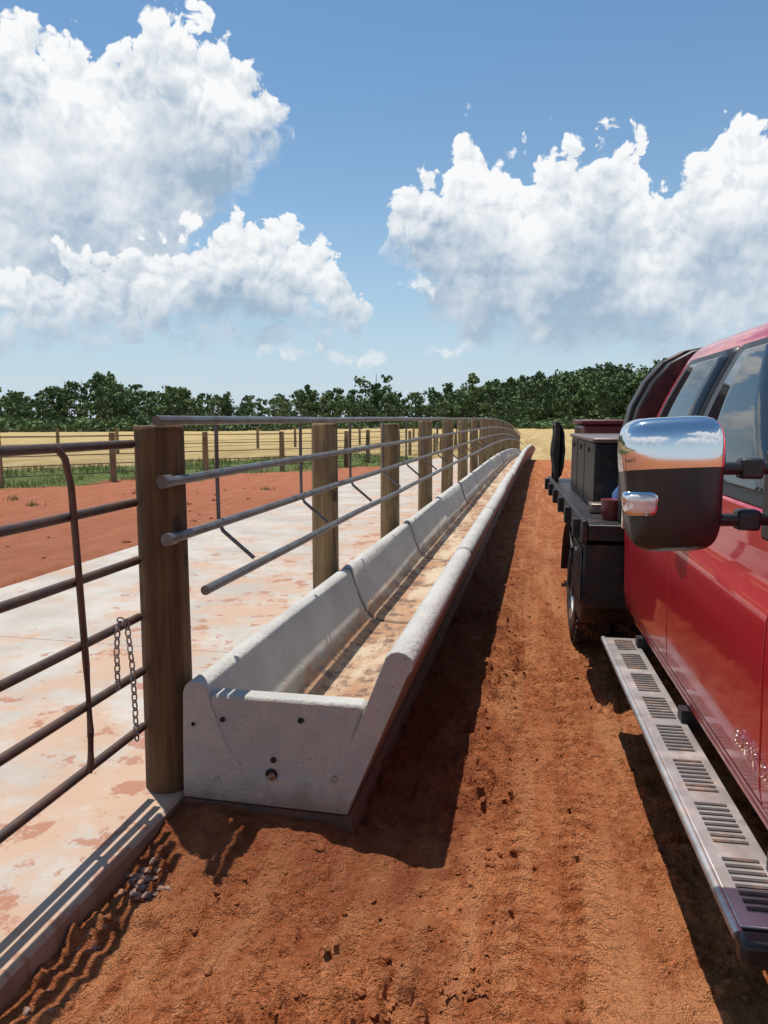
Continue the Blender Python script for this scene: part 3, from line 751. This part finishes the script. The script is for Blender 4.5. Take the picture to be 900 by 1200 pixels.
# ------------------------------------------------------------ world
w=bpy.data.worlds.new('World'); S.world=w; w.use_nodes=True; nt=w.node_tree; nt.nodes.clear(); g=N(nt)
tc=g.n('ShaderNodeTexCoord').outputs['Generated']; s=g.sep(g.vm('NORMALIZE',tc))
az=g.math('MULTIPLY',g.math('ARCTAN2',s[0],s[1]),57.2958); el=g.math('MULTIPLY',g.math('ARCSINE',s[2]),57.2958)
cb=g.n('ShaderNodeCombineXYZ'); g.l(az,cb.inputs[0]); g.l(el,cb.inputs[1]); PP=cb.outputs[0]
wn=g.n('ShaderNodeTexNoise',noise_dimensions='2D'); g.l(PP,wn.inputs['Vector']); wn.inputs['Scale'].default_value=.35; wn.inputs['Detail'].default_value=2
Pw=g.vm('ADD',PP,g.vm('MULTIPLY',g.vm('SUBTRACT',wn.outputs['Color'],(.5,.5,.5)),(1.7,1.4,0)))
sw=g.sep(Pw)
def curve(pts,azs):
    t=g.math('DIVIDE',g.math('ADD',azs,60),90)
    t=g.math('PINGPONG',t,1.0)
    fc=g.n('ShaderNodeFloatCurve'); cm=fc.mapping; cv=cm.curves[0]
    P=[((a+60)/90,(e+5)/40) for a,e in pts]
    while len(cv.points)<len(P): cv.points.new(.5,.5)
    for i,(a,e) in enumerate(P): cv.points[i].location=(a,e)
    for p_ in cv.points: p_.handle_type='VECTOR'
    cm.update(); g.l(t,fc.inputs['Value'])
    return g.math('MULTIPLY_ADD',fc.outputs[0],40,-5)
topA=curve([(-60,20),(-52,24),(-45,21),(-39,25.2),(-35.5,26),(-32.5,24.6),(-30.5,24.8),(-28.6,27.4),(-25.5,27.6),(-22.4,25.4),(-20.2,23.8),(-18.6,22.2),(-17.6,8),(-12,-4),(0,-4),(22,-4),(25,20),(30,18)],sw[0])
botA=curve([(-60,4),(-40,4.5),(-30,4.8),(-27.5,6.5),(-25.5,11.5),(-23,15),(-21,17.4),(-18.6,19.4),(-16,24),(-10,28),(0,30),(18,30),(24,10),(30,6)],sw[0])
topB=curve([(-60,9),(-45,13),(-38,12),(-30,13),(-26.5,15),(-22,16),(-19.6,15.6),(-17.5,15),(-16,12.6),(-14,10.6),(-12.9,9),(-12.5,5),(-12.3,12),(-11.6,16.8),(-10,17.6),(-8,19.4),(-6,21.2),(-4.4,19.9),(-1.5,19.2),(.5,20),(2.8,20),(4.7,21),(6.2,20),(7.0,16),(8,16.8),(9.4,18.4),(11.6,20),(15,20),(20,20),(30,14)],sw[0])
botB=curve([(-60,4),(-38,4.6),(-30,4.8),(-22,5.0),(-15,5.2),(-13,6.0),(-12.4,12.5),(-11.2,11.4),(-9.8,8.8),(-8,6.6),(-6,4.8),(-2,3.8),(4,3.6),(15,4.0),(30,5)],sw[0])
def vor2(q,det,sc=.46):
    x=g.n('ShaderNodeTexVoronoi',feature='F1',voronoi_dimensions='2D'); g.l(q,x.inputs['Vector']); x.inputs['Scale'].default_value=sc; x.inputs['Detail'].default_value=det; x.inputs['Roughness'].default_value=.55; x.inputs['Lacunarity'].default_value=2.1
    return x.outputs['Distance']
nz0=g.noise(Pw,.45,6,.6,dim='2D'); v0=vor2(Pw,3,.40)
b0=g.math('ADD',g.math('MULTIPLY',g.math('SUBTRACT',.42,v0),3.0),g.math('MULTIPLY',g.math('SUBTRACT',nz0,.5),3.6))
v1=vor2(g.vm('ADD',Pw,(-.25,.6,0)),3,.40)
def layer(top,bot):
    return g.math('ADD',g.math('SUBTRACT',top,el),b0),g.math('ADD',g.math('SUBTRACT',el,bot),b0)
tA,bA=layer(topA,botA); tB,bB=layer(topB,botB)
aA=g.math('MULTIPLY',g.ramp(tA,0,.6),g.ramp(bA,-1.8,2.2)); aB=g.math('MULTIPLY',g.ramp(tB,0,.6),g.ramp(bB,-1.8,2.2))
def puff(a,e,ra,re):
    ln=g.vm('LENGTH',g.vm('MULTIPLY',g.vm('SUBTRACT',Pw,(a,e,0)),(1/ra,1/re,0)))
    return g.math('SUBTRACT',1,ln)
pf=None
for q in((-9.8,10.0,2.8,1.4),(-14,4.6,4,1.0),(-6.8,5,3,1.2),(-19,5,3.5,.9)):
    v_=puff(*q); pf=v_ if pf is None else g.math('MAXIMUM',pf,v_)
aP=g.math('MULTIPLY',g.ramp(g.math('ADD',pf,g.math('MULTIPLY',b0,.25)),.0,.5),.75)
rel0=g.math('SUBTRACT',v1,v0)
soft=g.math('MULTIPLY',g.math('SUBTRACT',g.noise(PP,.2,4,.55,dim='2D'),.5),1.5)
def shadeof(td,bd):
    d1=g.ramp(td,.2,2.8); d2=g.ramp(td,2.0,9.0); lo=g.ramp(bd,8.5,1.0)
    v_=g.math('MULTIPLY_ADD',d1,-.16,1.02); v_=g.math('MULTIPLY_ADD',d2,-.34,v_); v_=g.math('MULTIPLY_ADD',lo,-.36,v_)
    v_=g.math('MULTIPLY_ADD',soft,d1,v_)
    k=g.math('MULTIPLY_ADD',d2,-.42,.66)
    return g.math('MULTIPLY_ADD',rel0,k,v_,clamp=True)
shA=shadeof(tA,bA); shB=shadeof(tB,bB)
DK=(.32,.44,.58); WH=(.95,.96,.97)
cA=g.mix(shA,DK,WH); cB=g.mix(shB,DK,WH); cP=g.mix(g.math('MULTIPLY_ADD',rel0,.6,.75,clamp=True),DK,WH)
sky=g.n('ShaderNodeTexSky',sky_type='NISHITA'); sky.sun_disc=False; sky.sun_elevation=R(74); sky.sun_rotation=R(-45); sky.air_density=1.0; sky.dust_density=.6; sky.ozone_density=3.0
skc=g.vm('MULTIPLY',sky.outputs[0],(.080,.110,.118))
hz=g.math('POWER',2.718,g.math('MULTIPLY',g.math('MAXIMUM',el,0),-.105))
c=g.mix(g.math('MULTIPLY',hz,.9),skc,(.56,.68,.79))
c=g.mix(aA,c,cA); c=g.mix(aB,c,cB); c=g.mix(aP,c,cP)
c=g.mix(g.math('MULTIPLY',g.math('POWER',2.718,g.math('MULTIPLY',g.math('MAXIMUM',el,0),-.19)),.85),c,(.61,.71,.79))
bg=g.n('ShaderNodeBackground'); g.l(c,bg.inputs[0]); bg.inputs[1].default_value=1.0
out=g.n('ShaderNodeOutputWorld'); g.l(bg.outputs[0],out.inputs[0])
try: w.cycles.sampling_method='NONE'
except Exception as e: print(e)
